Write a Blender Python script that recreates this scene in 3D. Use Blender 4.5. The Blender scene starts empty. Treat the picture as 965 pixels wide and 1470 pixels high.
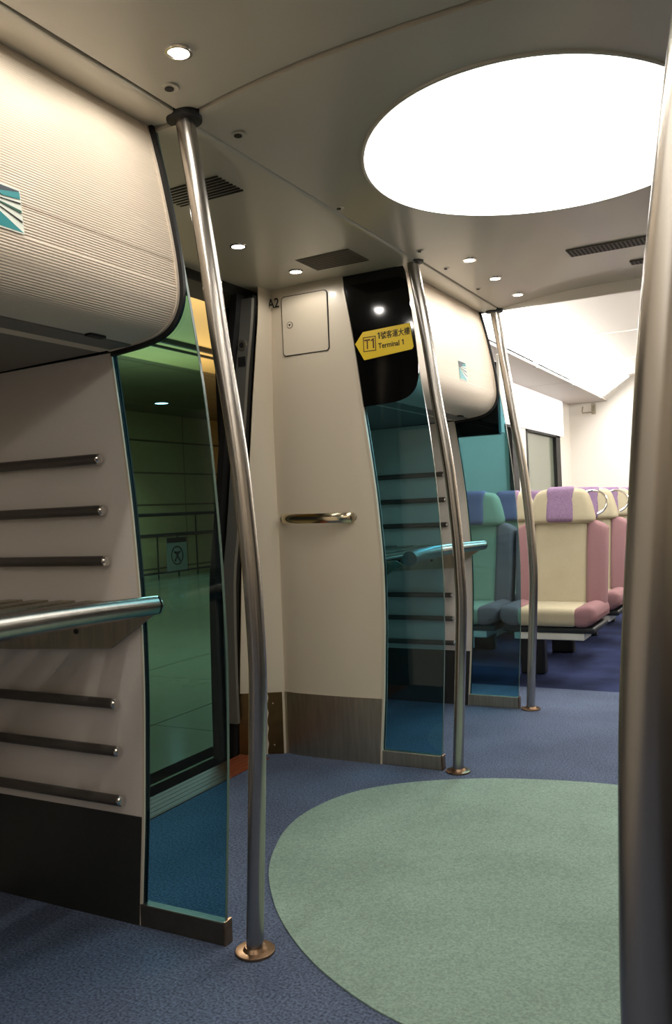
import bpy, bmesh, math, random
from mathutils import Vector, Matrix
random.seed(4)
C = bpy.context.scene.collection
SC = bpy.context.scene
PI = math.pi

# ------------------------------------------------------------------ camera, world, exposure
F, YAW, PITCH, ROLL, EYE = 1231.114, -0.488461, -0.004225, 0.043305, 1.2
def camera_axes():
    cy, sy, cp, sp = math.cos(YAW), math.sin(YAW), math.cos(PITCH), math.sin(PITCH)
    f = Vector((sy*cp, cy*cp, sp)); r = Vector((cy, -sy, 0)); d = f.cross(r)
    cr, sr = math.cos(ROLL), math.sin(ROLL)
    return cr*r+sr*d, -sr*r+cr*d, f
r_, d_, f_ = camera_axes()
cd = bpy.data.cameras.new('camera'); cam = bpy.data.objects.new('camera', cd); C.objects.link(cam)
M = Matrix(((r_.x, -d_.x, -f_.x, 0), (r_.y, -d_.y, -f_.y, 0), (r_.z, -d_.z, -f_.z, EYE), (0, 0, 0, 1)))
cam.matrix_world = M
cd.sensor_fit = 'VERTICAL'; cd.sensor_height = 24; cd.lens = F/1470*24; cd.clip_start = .02; cd.clip_end = 100
SC.camera = cam
w = bpy.data.worlds.new('world'); SC.world = w; w.use_nodes = True
w.node_tree.nodes['Background'].inputs[0].default_value = (.5, .6, .6, 1)
w.node_tree.nodes['Background'].inputs[1].default_value = .03
vs = SC.view_settings; vs.view_transform = 'Standard'; vs.look = 'None'; vs.gamma = 1; vs.use_curve_mapping = False
vs.exposure = -0.45
OVAL_E, DOWN_W, SALOON_E = 5.6, 11.0, 24.0

def add_light(name, kind, loc, energy, color=(1, 1, 1), **kw):
    l = bpy.data.lights.new(name, kind); l.energy = energy; l.color = color
    for k, v in kw.items(): setattr(l, k, v)
    o = bpy.data.objects.new(name, l); o.location = loc; C.objects.link(o); return o
# unseen area fills added to brighten the platform hall
for (x, y) in ((-4.6, 7.0), (-4.6, 11.0), (-7.6, 9.0)):
    add_light('platform_fill', 'AREA', (x, y, 1.9), 85, (1, .86, .6), size=1.4).rotation_euler = (PI, 0, 0)  # upward fill, added to light the tan soffit
add_light('platform_wall_washer', 'SPOT', (-11.25, 12.35, 3.3), 260, (.95, 1, .95), spot_size=math.radians(75), spot_blend=.5, shadow_soft_size=.08)
for (x, y) in ((-4.5, 6.0), (-7.0, 11.0)):
    add_light('platform_fill', 'AREA', (x, y, 3.2), 230, (1, .92, .75), size=1.2)  # downward fill, added for the hall floor and walls

# ------------------------------------------------------------------ materials
def lin(c):
    return tuple(((v/255)/12.92 if v/255 <= .04045 else ((v/255+.055)/1.055)**2.4) for v in c)
def mat(name, rgb, rough=.5, metal=0, coat=0, noise=0, scale=50, bump=0, spec=.5, stretch=None, bscale=None, patch=0):
    m = bpy.data.materials.new(name); m.use_nodes = True; nt = m.node_tree; b = nt.nodes['Principled BSDF']
    c = lin(rgb); b.inputs['Base Color'].default_value = (*c, 1)
    b.inputs['Roughness'].default_value = rough; b.inputs['Metallic'].default_value = metal
    b.inputs['Coat Weight'].default_value = coat; b.inputs['Coat Roughness'].default_value = .12
    b.inputs['Specular IOR Level'].default_value = spec
    if noise or bump or patch:
        tc = nt.nodes.new('ShaderNodeTexCoord'); mp = nt.nodes.new('ShaderNodeMapping')
        nt.links.new(tc.outputs['Object'], mp.inputs[0])
        if stretch: mp.inputs['Scale'].default_value = stretch
        n = nt.nodes.new('ShaderNodeTexNoise'); n.inputs['Scale'].default_value = scale; n.inputs['Detail'].default_value = 6
        nt.links.new(mp.outputs[0], n.inputs[0])
        cur = None
        if noise:
            mx = nt.nodes.new('ShaderNodeMix'); mx.data_type = 'RGBA'
            ra = nt.nodes.new('ShaderNodeMapRange'); ra.inputs[1].default_value = .3; ra.inputs[2].default_value = .7
            nt.links.new(n.outputs[0], ra.inputs[0]); nt.links.new(ra.outputs[0], mx.inputs[0])
            mx.inputs[6].default_value = (*[max(0, v*(1-noise)) for v in c], 1)
            mx.inputs[7].default_value = (*[min(1, v*(1+noise)) for v in c], 1)
            cur = mx.outputs[2]
        if patch:
            n2 = nt.nodes.new('ShaderNodeTexNoise'); n2.inputs['Scale'].default_value = 3.0; n2.inputs['Detail'].default_value = 4
            nt.links.new(tc.outputs['Object'], n2.inputs[0])
            r2 = nt.nodes.new('ShaderNodeMapRange'); r2.inputs[1].default_value = .35; r2.inputs[2].default_value = .65
            r2.inputs[3].default_value = 1-patch; r2.inputs[4].default_value = 1+patch
            nt.links.new(n2.outputs[0], r2.inputs[0])
            vm = nt.nodes.new('ShaderNodeVectorMath'); vm.operation = 'SCALE'
            if cur: nt.links.new(cur, vm.inputs[0])
            else: vm.inputs[0].default_value = c
            nt.links.new(r2.outputs[0], vm.inputs['Scale']); cur = vm.outputs[0]
        if cur: nt.links.new(cur, b.inputs['Base Color'])
        if bump:
            bp = nt.nodes.new('ShaderNodeBump'); bp.inputs['Strength'].default_value = bump; bp.inputs['Distance'].default_value = .003
            src = n
            if bscale:
                src = nt.nodes.new('ShaderNodeTexNoise'); src.inputs['Scale'].default_value = bscale; nt.links.new(mp.outputs[0], src.inputs[0])
            nt.links.new(src.outputs[0], bp.inputs['Height']); nt.links.new(bp.outputs[0], b.inputs['Normal'])
    return m
def emit(name, rgb, strength):
    m = bpy.data.materials.new(name); m.use_nodes = True; nt = m.node_tree
    b = nt.nodes['Principled BSDF']; b.inputs['Base Color'].default_value = (.8, .8, .8, 1)
    b.inputs['Emission Color'].default_value = (*rgb, 1); b.inputs['Emission Strength'].default_value = strength
    return m
def glassmat(name, tint, ior=1.5, rough=.02):
    m = bpy.data.materials.new(name); m.use_nodes = True; nt = m.node_tree; nt.nodes.clear()
    o = nt.nodes.new('ShaderNodeOutputMaterial'); mx = nt.nodes.new('ShaderNodeMixShader')
    t = nt.nodes.new('ShaderNodeBsdfTransparent'); t.inputs[0].default_value = (*tint, 1)
    g = nt.nodes.new('ShaderNodeBsdfGlossy'); g.inputs['Roughness'].default_value = rough
    g.inputs[0].default_value = (.8, .9, .9, 1)
    fr = nt.nodes.new('ShaderNodeFresnel'); fr.inputs[0].default_value = ior
    ge = nt.nodes.new('ShaderNodeNewGeometry'); sb = nt.nodes.new('ShaderNodeMath'); sb.operation = 'SUBTRACT'; sb.inputs[0].default_value = 1
    nt.links.new(ge.outputs['Backfacing'], sb.inputs[1]); mu = nt.nodes.new('ShaderNodeMath'); mu.operation = 'MULTIPLY'
    nt.links.new(fr.outputs[0], mu.inputs[0]); nt.links.new(sb.outputs[0], mu.inputs[1])
    nt.links.new(mu.outputs[0], mx.inputs[0]); nt.links.new(t.outputs[0], mx.inputs[1]); nt.links.new(g.outputs[0], mx.inputs[2])
    nt.links.new(mx.outputs[0], o.inputs[0]); return m
def tile_mat(name, rgb, groove, sy, sz, axis='YZ', off=(0, 0), rough=.5, spec=.5, width=.012, spots=True):
    """large panels with thin grooves, coordinates in metres"""
    m = mat(name, rgb, rough=rough, spec=spec, noise=.06, scale=12); nt = m.node_tree; b = nt.nodes['Principled BSDF']
    src = b.inputs['Base Color'].links[0].from_socket
    tc = nt.nodes.new('ShaderNodeTexCoord'); sep = nt.nodes.new('ShaderNodeSeparateXYZ'); nt.links.new(tc.outputs['Object'], sep.inputs[0])
    outs = []
    for k, (ax, s) in enumerate(zip(axis, (sy, sz))):
        a = nt.nodes.new('ShaderNodeMath'); a.operation = 'ADD'; a.inputs[1].default_value = 100*s-off[k]
        nt.links.new(sep.outputs[ax], a.inputs[0])
        mo = nt.nodes.new('ShaderNodeMath'); mo.operation = 'MODULO'; mo.inputs[1].default_value = s; nt.links.new(a.outputs[0], mo.inputs[0])
        l = nt.nodes.new('ShaderNodeMath'); l.operation = 'LESS_THAN'; l.inputs[1].default_value = width*(1 if k else .6); nt.links.new(mo.outputs[0], l.inputs[0])
        outs.append(l)
    mxm = nt.nodes.new('ShaderNodeMath'); mxm.operation = 'MAXIMUM'
    nt.links.new(outs[0].outputs[0], mxm.inputs[0]); nt.links.new(outs[1].outputs[0], mxm.inputs[1])
    mx = nt.nodes.new('ShaderNodeMix'); mx.data_type = 'RGBA'; nt.links.new(mxm.outputs[0], mx.inputs[0])
    nt.links.new(src, mx.inputs[6]); mx.inputs[7].default_value = (*lin(groove), 1)
    nt.links.new(mx.outputs[2], b.inputs['Base Color']); return m

CREAM = mat('cream_panel', (216, 202, 180), rough=.42, coat=.15, noise=.02, scale=300)
RACKWALL = mat('grey_cream_wall', (224, 215, 206), rough=.5, noise=.03, scale=400, bump=.1)
SHUTTER = mat('shutter_slats', (224, 209, 190), rough=.42, spec=.4)
CEIL = mat('ceiling_panel', (184, 178, 162), rough=.32, coat=.25, noise=.02, scale=200)
CEILW = mat('saloon_ceiling', (235, 228, 218), rough=.5)
SALOONW = mat('saloon_wall', (230, 224, 214), rough=.5)
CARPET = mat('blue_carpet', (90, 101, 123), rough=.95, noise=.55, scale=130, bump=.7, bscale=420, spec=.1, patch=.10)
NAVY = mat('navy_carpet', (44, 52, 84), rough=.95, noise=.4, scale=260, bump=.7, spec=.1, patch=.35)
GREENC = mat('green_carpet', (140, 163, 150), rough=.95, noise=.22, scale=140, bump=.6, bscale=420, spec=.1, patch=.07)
KICK = mat('dark_kick_vinyl', (38, 38, 35), rough=.5, noise=.1, scale=60)
STEEL = mat('brushed_steel', (178, 172, 164), rough=.27, metal=1, noise=.06, scale=40, stretch=(1, 1, .03))
STEELD = mat('dull_steel', (178, 170, 152), rough=.42, metal=1, noise=.12, scale=20, stretch=(3, 3, .3))
BRASSY = mat('worn_flange_metal', (150, 124, 100), rough=.35, metal=1, noise=.25, scale=30)
BRONZE = mat('bronze_kick_metal', (122, 98, 62), rough=.35, metal=1, noise=.12, scale=15)
CHROME = mat('chrome', (215, 212, 208), rough=.12, metal=1)
RUBBER = mat('dark_rail_rubber', (74, 68, 62), rough=.38, noise=.08, scale=80, spec=.5)
BLACK = mat('black_gloss', (9, 9, 9), rough=.08, spec=.5)
GAPM = mat('gap_black', (10, 10, 10), rough=1, spec=0)
BLACKM = mat('black_matt', (14, 14, 14), rough=.6)
GREYM = mat('grey_door_metal', (120, 118, 112), rough=.4, metal=.4)
DARKH = mat('slot_dark', (46, 40, 33), rough=.8)
VENTM = mat('vent_grey', (92, 84, 72), rough=.6)
YELLOW = mat('sign_yellow', (232, 196, 30), rough=.4)
INK = mat('sign_ink', (20, 17, 12), rough=.6)
INKR = mat('sign_red_brown_ink', (90, 50, 10), rough=.6)
TEAL = mat('logo_teal', (28, 140, 145), rough=.4)
NAVYINK = mat('logo_navy', (22, 44, 58), rough=.4)
WHITE = mat('logo_white', (232, 238, 226), rough=.4)
S_CREAM = mat('seat_cream_fabric', (172, 163, 138), rough=.9, noise=.08, scale=300, bump=.3, spec=.15, patch=.06)
S_PINK = mat('seat_pink_fabric', (142, 108, 110), rough=.9, noise=.14, scale=400, bump=.3, spec=.15)
S_PURP = mat('seat_purple_fabric', (134, 110, 138), rough=.9, noise=.25, scale=160, bump=.4, spec=.15)
S_DARK = mat('seat_base_black', (20, 24, 26), rough=.5)
S_GREY = mat('seat_box_grey', (205, 205, 196), rough=.5)
WINP = mat('window_pane_dim', (112, 118, 104), rough=.15, spec=.6)
SILL = mat('sill_orange_strip', (124, 62, 34), rough=.55, noise=.2, scale=60)
GLASS = glassmat('teal_tinted_glass', (.42, .69, .765))
GEDGE = mat('glass_edge', (84, 106, 94), rough=.2)
OVAL = emit('oval_diffuser', (1, .96, .90), OVAL_E)
DOWN = emit('downlight_lens', (1, .95, .86), 14)
REARL = emit('rear_saloon_diffuser', (1, .95, .87), 5.0)
SALOONL = emit('saloon_diffuser', (1, .98, .94), SALOON_E)
PWALL = tile_mat('platform_wall_panel', (176, 150, 96), (70, 60, 35), 2.0, .67, 'YZ', (1.15, .08), width=.035)
PCEIL = tile_mat('platform_ceiling_dark', (108, 92, 62), (60, 48, 28), 1.6, 1.6, 'YX', (0, 0), width=.03)
PSOFF = mat('platform_soffit', (196, 168, 108), rough=.6)
PFLOOR = tile_mat('platform_floor_tile', (128, 122, 96), (60, 58, 44), 1.2, 1.2, 'YX', (.3, .25), rough=.16, width=.012)
PRAIL = mat('platform_rail_metal', (60, 62, 56), rough=.3, metal=.8)
PSIGN = mat('platform_sign_panel', (120, 124, 110), rough=.4)
PDL = emit('platform_downlight_lens', (1, 1, .98), 9)

# ------------------------------------------------------------------ mesh helpers
def lerp(tab, z):
    if z <= tab[0][0]: return tab[0][1]
    for (a, xa), (b, xb) in zip(tab, tab[1:]):
        if z <= b: return xa+(xb-xa)*(z-a)/(b-a)
    return tab[-1][1]
def smoothtab(tab, z, h=.12):
    return sum(lerp(tab, z+h*k/3)*wt for k, wt in ((-3, 1), (-2, 2), (-1, 3), (0, 4), (1, 3), (2, 2), (3, 1)))/16
def bmnew(): return bmesh.new()
def wloc(parent):
    v = Vector((0, 0, 0)); p = parent
    while p: v += p.location; p = p.parent
    return v
def mk(name, bm, m, parent=None, smooth=True, ang=35, origin=None):
    me = bpy.data.meshes.new(name)
    bmesh.ops.recalc_face_normals(bm, faces=bm.faces)
    for f in bm.faces: f.smooth = smooth
    if smooth:
        for e in bm.edges:
            if len(e.link_faces) == 2 and e.calc_face_angle(0) > math.radians(ang): e.smooth = False
    off = wloc(parent)
    o = bpy.data.objects.new(name, me); C.objects.link(o)
    if origin is None:
        if len(bm.verts):
            lo = Vector([min(v.co[i] for v in bm.verts) for i in range(3)]); hi = Vector([max(v.co[i] for v in bm.verts) for i in range(3)])
            origin = Vector(((lo.x+hi.x)/2, (lo.y+hi.y)/2, lo.z)) if m is not CARPET else Vector((0, 0, 0))
    if m in (PWALL, PCEIL, PFLOOR, CARPET, NAVY, GREENC): origin = Vector((0, 0, 0))
    origin = Vector(origin)
    bmesh.ops.translate(bm, verts=bm.verts, vec=-origin)
    bm.to_mesh(me); bm.free()
    if m: me.materials.append(m)
    if parent: o.parent = parent
    o.location = origin-off
    return o
def box(bm, x0, x1, y0, y1, z0, z1, bev=0, seg=2):
    r = bmesh.ops.create_cube(bm, size=1); vs_ = r['verts']
    for v in vs_:
        v.co = Vector(((x0+x1)/2+v.co.x*(x1-x0), (y0+y1)/2+v.co.y*(y1-y0), (z0+z1)/2+v.co.z*(z1-z0)))
    if bev:
        es = list({e for v in vs_ for e in v.link_edges})
        bmesh.ops.bevel(bm, geom=es, offset=bev, segments=seg, profile=.5, affect='EDGES')
    return bm
def cyl(bm, c, axis, r, h, seg=24, r2=None, bev=0):
    axis = Vector(axis).normalized(); q = Vector((0, 0, 1)).rotation_difference(axis).to_matrix().to_4x4()
    res = bmesh.ops.create_cone(bm, cap_ends=True, segments=seg, radius1=r, radius2=r if r2 is None else r2, depth=h,
                                matrix=Matrix.Translation(Vector(c)) @ q)
    if bev:
        es = [e for e in {e for v in res['verts'] for e in v.link_edges} if abs((e.verts[0].co-e.verts[1].co).normalized().dot(axis)) < .1]
        bmesh.ops.bevel(bm, geom=es, offset=bev, segments=2, profile=.5, affect='EDGES')
    return bm
def tube(bm, pts, rad, seg=16, cap=True, round_end=False):
    pts = [Vector(q) for q in pts]; n = len(pts); rads = rad if isinstance(rad, (list, tuple)) else [rad]*n
    if round_end:
        def ends(a, b, r):
            d = (a-b).normalized(); return [(a+d*r*math.sin(t), r*math.cos(t)) for t in (.35, .7, 1.05, 1.35)]
        e1 = ends(pts[-1], pts[-2], rads[-1]); e0 = ends(pts[0], pts[1], rads[0])
        pts = [q for q, _ in reversed(e0)]+pts+[q for q, _ in e1]
        rads = [q for _, q in reversed(e0)]+list(rads)+[q for _, q in e1]; n = len(pts)
    prev = None; rings = []
    for i in range(n):
        t = (pts[min(i+1, n-1)]-pts[max(i-1, 0)]).normalized()
        if prev is None:
            a = Vector((0, 0, 1)) if abs(t.z) < .9 else Vector((1, 0, 0)); u = t.cross(a).normalized()
        else: u = (prev-t*prev.dot(t)).normalized()
        prev = u; v = t.cross(u)
        rings.append([bm.verts.new(pts[i]+(u*math.cos(2*PI*k/seg)+v*math.sin(2*PI*k/seg))*rads[i]) for k in range(seg)])
    for a, b in zip(rings, rings[1:]):
        for k in range(seg): bm.faces.new((a[k], a[(k+1) % seg], b[(k+1) % seg], b[k]))
    if cap: bm.faces.new(rings[0][::-1]); bm.faces.new(rings[-1])
    return bm
def prism(bm, pts, axis, a, b):
    """polygon pts (u,v) extruded along axis from a to b; Y: (x,z); X: (y,z); Z: (x,y)"""
    f = {'Y': lambda u, v, t: (u, t, v), 'X': lambda u, v, t: (t, u, v), 'Z': lambda u, v, t: (u, v, t)}[axis]
    A = [bm.verts.new(f(u, v, a)) for u, v in pts]; B = [bm.verts.new(f(u, v, b)) for u, v in pts]
    bm.faces.new(A); bm.faces.new(B[::-1]); n = len(pts)
    for i in range(n): bm.faces.new((A[i], A[(i+1) % n], B[(i+1) % n], B[i]))
    return bm
def strip(bm, L, R, zs, y0, y1, nx=1, fy=None):
    """solid slab between left edge L(z) and right edge R(z), front y0 to back y1, fy(t) adds to the front"""
    front, back = [], []
    for z in zs:
        fr, bk = [], []
        for i in range(nx+1):
            t = i/nx; x = L(z)*(1-t)+R(z)*t
            fr.append(bm.verts.new((x, y0+(fy(t) if fy else 0), z))); bk.append(bm.verts.new((x, y1, z)))
        front.append(fr); back.append(bk)
    for j in range(len(zs)-1):
        for i in range(nx):
            bm.faces.new((front[j][i], front[j][i+1], front[j+1][i+1], front[j+1][i]))
            bm.faces.new((back[j][i+1], back[j][i], back[j+1][i], back[j+1][i+1]))
        bm.faces.new((front[j][0], front[j+1][0], back[j+1][0], back[j][0]))
        bm.faces.new((front[j+1][nx], front[j][nx], back[j][nx], back[j+1][nx]))
    for i in range(nx):
        bm.faces.new((front[0][i+1], front[0][i], back[0][i], back[0][i+1]))
        bm.faces.new((front[-1][i], front[-1][i+1], back[-1][i+1], back[-1][i]))
    return bm
def frange(a, b, n): return [a+(b-a)*i/n for i in range(n+1)]
def thing(name, label, cat, loc=(0, 0, 0), group=None):
    o = bpy.data.objects.new(name, None); o.empty_display_size = .1; C.objects.link(o); o.location = loc
    return tag(o, label, cat, group)
def tag(o, label, cat, group=None):
    o['label'] = label; o['category'] = cat
    if group: o['group'] = group
    return o
def struct(o): o['kind'] = 'structure'; return o
def one_bm(h, loc, bold=.0, rot=0):
    w = h*.11+bold; bm = bmnew()
    pts = [(0, 0), (w*1.3, 0), (w*1.3, h), (w*.5, h), (-h*.20, h*.83), (-h*.20, h*.72), (0, h*.80)]
    ca, sa = math.cos(rot), math.sin(rot)
    prism(bm, [(loc[0]+x*ca-z*sa, loc[2]+x*sa+z*ca) for x, z in pts], 'Y', loc[1]-.0006, loc[1]+.0003); return bm
def text_bm(s, size, loc, wdir=1, depth=.0006, width=None, rot=0, bold=0):
    cu = bpy.data.curves.new('t', 'FONT'); cu.body = s; cu.size = size; cu.extrude = depth; cu.offset = bold
    ob = bpy.data.objects.new('t', cu); C.objects.link(ob)
    bpy.context.view_layer.update(); dg = bpy.context.evaluated_depsgraph_get()
    me = bpy.data.meshes.new_from_object(ob.evaluated_get(dg)); bm = bmnew(); bm.from_mesh(me)
    bpy.data.objects.remove(ob); bpy.data.curves.remove(cu); bpy.data.meshes.remove(me)
    xs = [v.co.x for v in bm.verts] or [0, 1]
    if width:
        k = width/(max(xs)-min(xs)); x0 = min(xs)
        for v in bm.verts: v.co.x = (v.co.x-x0)*k
    for v in bm.verts:
        x, y, z = v.co; v.co = Vector((loc[0]+x*math.cos(rot)-y*math.sin(rot), loc[1]-z, loc[2]+x*math.sin(rot)+y*math.cos(rot)))
    return bm

# ------------------------------------------------------------------ measured layout (metres; Y runs along the train)
Y0, Y1, Y2, Y3 = .70, 1.935, 3.614, 4.843
CX = -.70
Wt = [(0, -1.732), (.32, -1.703), (.68, -1.683), (.94, -1.680), (1.25, -1.699), (1.49, -1.726), (1.69, -1.752), (2.0, -1.787), (2.3, -1.835)]
Gt = [(0, -1.438), (.5, -1.403), (.8, -1.391), (1.08, -1.395), (1.35, -1.410), (1.56, -1.430), (1.75, -1.458), (2.08, -1.512), (2.32, -1.565)]
Qt = [(0, -1.338), (.34, -1.315), (.51, -1.303), (.77, -1.287), (1.03, -1.293), (1.33, -1.316), (1.52, -1.341), (1.66, -1.364), (1.85, -1.385), (2.05, -1.413), (2.34, -1.458)]
Wf = lambda z: smoothtab(Wt, z, .1); Gf = lambda z: smoothtab(Gt, z, .1)
def vault(x):
    u = min(1, abs(x-CX)/.74); return 2.362-.055*u**2.6
BIN = [(-1.575, 2.309), (-1.556, 2.235), (-1.538, 2.16), (-1.518, 2.06), (-1.503, 1.98), (-1.492, 1.91), (-1.487, 1.85), (-1.488, 1.81), (-1.496, 1.778),
       (-1.512, 1.750), (-1.535, 1.729), (-1.566, 1.714), (-1.605, 1.705), (-1.65, 1.699), (-1.747, 1.691)]

# ------------------------------------------------------------------ setting: floor, ceiling, outer shell
struct(mk('floor', box(bmnew(), -2.45, 1.1, -4.2, 5.42, -.05, 0), CARPET, smooth=False))
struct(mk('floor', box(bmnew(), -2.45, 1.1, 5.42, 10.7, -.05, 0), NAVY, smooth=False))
half = [(-.70, 3.662), (-.80, 3.655), (-.924, 3.638), (-1.152, 3.585), (-1.373, 3.485), (-1.574, 3.339), (-1.70, 3.165), (-1.748, 2.93), (-1.732, 2.75), (-1.683, 2.60),
        (-1.61, 2.43), (-1.513, 2.285), (-1.375, 2.118), (-1.183, 1.955), (-1.007, 1.855), (-.871, 1.800), (-.70, 1.765)]
def chaikin(p_, n=2):
    for _ in range(n):
        p_ = [q for a, b in zip(p_, p_[1:]+p_[:1]) for q in ((a[0]*.75+b[0]*.25, a[1]*.75+b[1]*.25), (a[0]*.25+b[0]*.75, a[1]*.25+b[1]*.75))]
    return p_
ovalp = half+[(2*CX-x, y) for x, y in reversed(half[1:-1])]
bm = prism(bmnew(), chaikin(ovalp), 'Z', -.002, .004)
tag(mk('oval_carpet', bm, GREENC, smooth=False), 'large pale green oval carpet set into the blue floor of the vestibule', 'carpet')

def vault_panel(y0, y1, drop=0):
    bm = bmnew(); n = 36; xs = [-1.443+(1.486)*i/n for i in range(n+1)]
    lowA = [bm.verts.new((x, y0, vault(x)-drop)) for x in xs]; lowB = [bm.verts.new((x, y1, vault(x)-drop)) for x in xs]
    upA = [bm.verts.new((x, y0, 2.42)) for x in xs]; upB = [bm.verts.new((x, y1, 2.42)) for x in xs]
    for i in range(n):
        bm.faces.new((lowA[i], lowA[i+1], lowB[i+1], lowB[i])); bm.faces.new((upA[i+1], upA[i], upB[i], upB[i+1]))
        bm.faces.new((lowA[i+1], lowA[i], upA[i], upA[i+1])); bm.faces.new((lowB[i], lowB[i+1], upB[i+1], upB[i]))
    bm.faces.new((lowA[0], lowB[0], upB[0], upA[0])); bm.faces.new((lowB[n], lowA[n], upA[n], upB[n]))
    return bm
struct(mk('ceiling', vault_panel(Y0, Y1-.006), CEIL))
struct(mk('ceiling', vault_panel(Y1+.003, Y2-.003, .010), CEIL))
struct(mk('ceiling', vault_panel(Y2+.006, Y3), CEIL))
struct(mk('ceiling', box(bmnew(), -2.6, 1.2, Y0, Y3, 2.42, 2.46), BLACKM, smooth=False))
# lateral door-zone ceiling with a rounded edge along the pole line, both sides
for s in (1, -1):
    prof = [(-2.36, 2.282), (-1.52, 2.292), (-1.462, 2.292), (-1.452, 2.294), (-1.446, 2.300), (-1.4445, 2.31), (-1.4445, 2.41), (-2.36, 2.41)]
    if s < 0: prof = [(2*CX-x, z) for x, z in prof]
    struct(mk('ceiling', prism(bmnew(), prof, 'Y', Y1+.004, Y2+.02), CEIL, ang=60))
    for (a, b) in ((Y0, Y1-.004), (Y2+.022, Y3)):
        prof = [(-1.572, 2.306), (-1.52, 2.302), (-1.458, 2.298), (-1.451, 2.302), (-1.451, 2.40), (-1.572, 2.40)]
        if s < 0: prof = [(2*CX-x, z) for x, z in prof]
        struct(mk('ceiling', prism(bmnew(), prof, 'Y', a, b), CEIL, ang=60))
# saloon fascia above the vestibule edge, saloon ceiling
struct(mk('trim_1', box(bmnew(), -2.4, 1.1, Y3+.001, Y3+.02, 2.300, 2.62), CEILW, smooth=False))
bm = bmnew(); box(bm, -1.62, .2, Y3+.02, 10.7, 2.60, 2.64)
for yy in (6.1, 7.6, 9.1): box(bm, -1.60, .2, yy, yy+.015, 2.592, 2.60)
struct(mk('ceiling', bm, CEILW, smooth=False))
# saloon left wall with two window openings
zb, zt, sx = .95, 1.935, -2.36
bm = bmnew()
box(bm, sx-.06, sx, Y3+.0, 10.7, 0, zb); box(bm, sx-.06, sx, Y3, 10.7, zt, 2.64)
for a, b in ((Y3, 5.35), (8.32, 8.62), (10.08, 10.7)): box(bm, sx-.06, sx, a, b, zb, zt)
struct(mk('wall_left', bm, SALOONW, smooth=False))
for i, (a, b) in enumerate(((5.35, 8.32), (8.62, 10.08))):
    wn = struct(mk('window_%d' % (i+1), box(bmnew(), sx-.05, sx-.035, a, b, zb, zt), WINP, smooth=False))
    fr = bmnew()
    for x in (box(fr, sx-.034, sx+.004, b-.20, b, zb, zt), box(fr, sx-.034, sx+.004, a, a+.06, zb, zt), box(fr, sx-.034, sx+.004, a, b, zt-.03, zt), box(fr, sx-.034, sx+.004, a, b, zb, zb+.04)): pass
    mk('window_frame', fr, BLACKM, wn, smooth=False)
struct(mk('wall_end', box(bmnew(), -2.42, 1.1, 10.62, 10.7, 0, 2.64), SALOONW, smooth=False))
# right side shell (behind the camera's view), back wall
struct(mk('wall_right', box(bmnew(), .96, 1.02, -4.2, 10.7, 0, 2.64), CREAM, smooth=False))
struct(mk('wall_back', box(bmnew(), -2.45, 1.0, -4.26, -4.2, 0, 2.64), CREAM, smooth=False))
struct(mk('wall_left', box(bmnew(), -2.42, -2.36, -4.2, .66, 0, 2.64), SALOONW, smooth=False))
struct(mk('ceiling', box(bmnew(), -2.42, 1.02, -4.2, Y0-.02, 2.60, 2.64), CEILW, smooth=False))
struct(mk('trim_9', box(bmnew(), -2.42, 1.02, Y0-.02, Y0-.001, 2.300, 2.62), CEILW, smooth=False))
for y in (Y0-.03, Y1, Y2, Y3): 
    pw = struct(mk('wall_partition', box(bmnew(), .30, .955, y, y+.03, 0, 2.30), RACKWALL, smooth=False))
    mk('kick_plate', box(bmnew(), .30, .955, y-.004, y+.034, 0, .32), KICK, pw, smooth=False)
dr = struct(mk('door_1', box(bmnew(), .935, .96, Y1+.1, Y2-.1, .01, 2.2), GREYM, smooth=False))
mk('door_glass', box(bmnew(), .93, .936, Y1+.25, Y2-.25, .7, 2.0), BLACK, dr, smooth=False)
for (a, b, c_, d__) in ((.95, .96, -4.2, 10.7), (-2.36, .95, -4.2, -4.19)):
    struct(mk('dark_reflection_panel', box(bmnew(), a, b, c_, d__, 0, .9), KICK, smooth=False))  # unseen dark panels, added to darken reflections low on the poles
struct(mk('wall_partition', box(bmnew(), -2.31, -1.70, Y0-.03, Y0, 0, 2.30), RACKWALL, smooth=False))
# bay side walls on the left
struct(mk('wall_left', box(bmnew(), -2.42, -2.361, .66, Y1+.03, 0, 2.41), RACKWALL, smooth=False))
struct(mk('wall_left', box(bmnew(), -2.36, -2.30, Y2+.06, Y3+.03, 0, 2.41), RACKWALL, smooth=False))

# ------------------------------------------------------------------ partitions
zs = frange(0.0, 2.295, 30)
def rail_partition(name, y, label_edge):
    zz = frange(0, 1.70, 24)
    o = struct(mk(name, strip(bmnew(), lambda z: -2.36, lambda z: Wf(z)-.006, zz, y-.006, y+.016), RACKWALL))
    zk = frange(0, .322, 5)
    mk('kick_plate', strip(bmnew(), lambda z: -2.36, lambda z: Wf(z)-.008, zk, y-.010, y-.0055), KICK, o, smooth=False)
    mk('edge_trim', strip(bmnew(), lambda z: Wf(z)-.0065, lambda z: Wf(z)+.001, zz, y-.007, y-.001), CREAM, o)
    mk('edge_seal', strip(bmnew(), lambda z: Wf(z)-.0055, lambda z: Wf(z)+.003, zz, y+.0105, y+.016), BLACKM, o)
    mk('edge_seal', strip(bmnew(), lambda z: Wf(z)-.0055, lambda z: Wf(z)+.0018, zz, y-.0005, y+.010), BLACKM, o)
    return o
wn_ = rail_partition('wall_near', Y1, 0)
wf_ = rail_partition('wall_far', Y3, 0)

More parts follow.
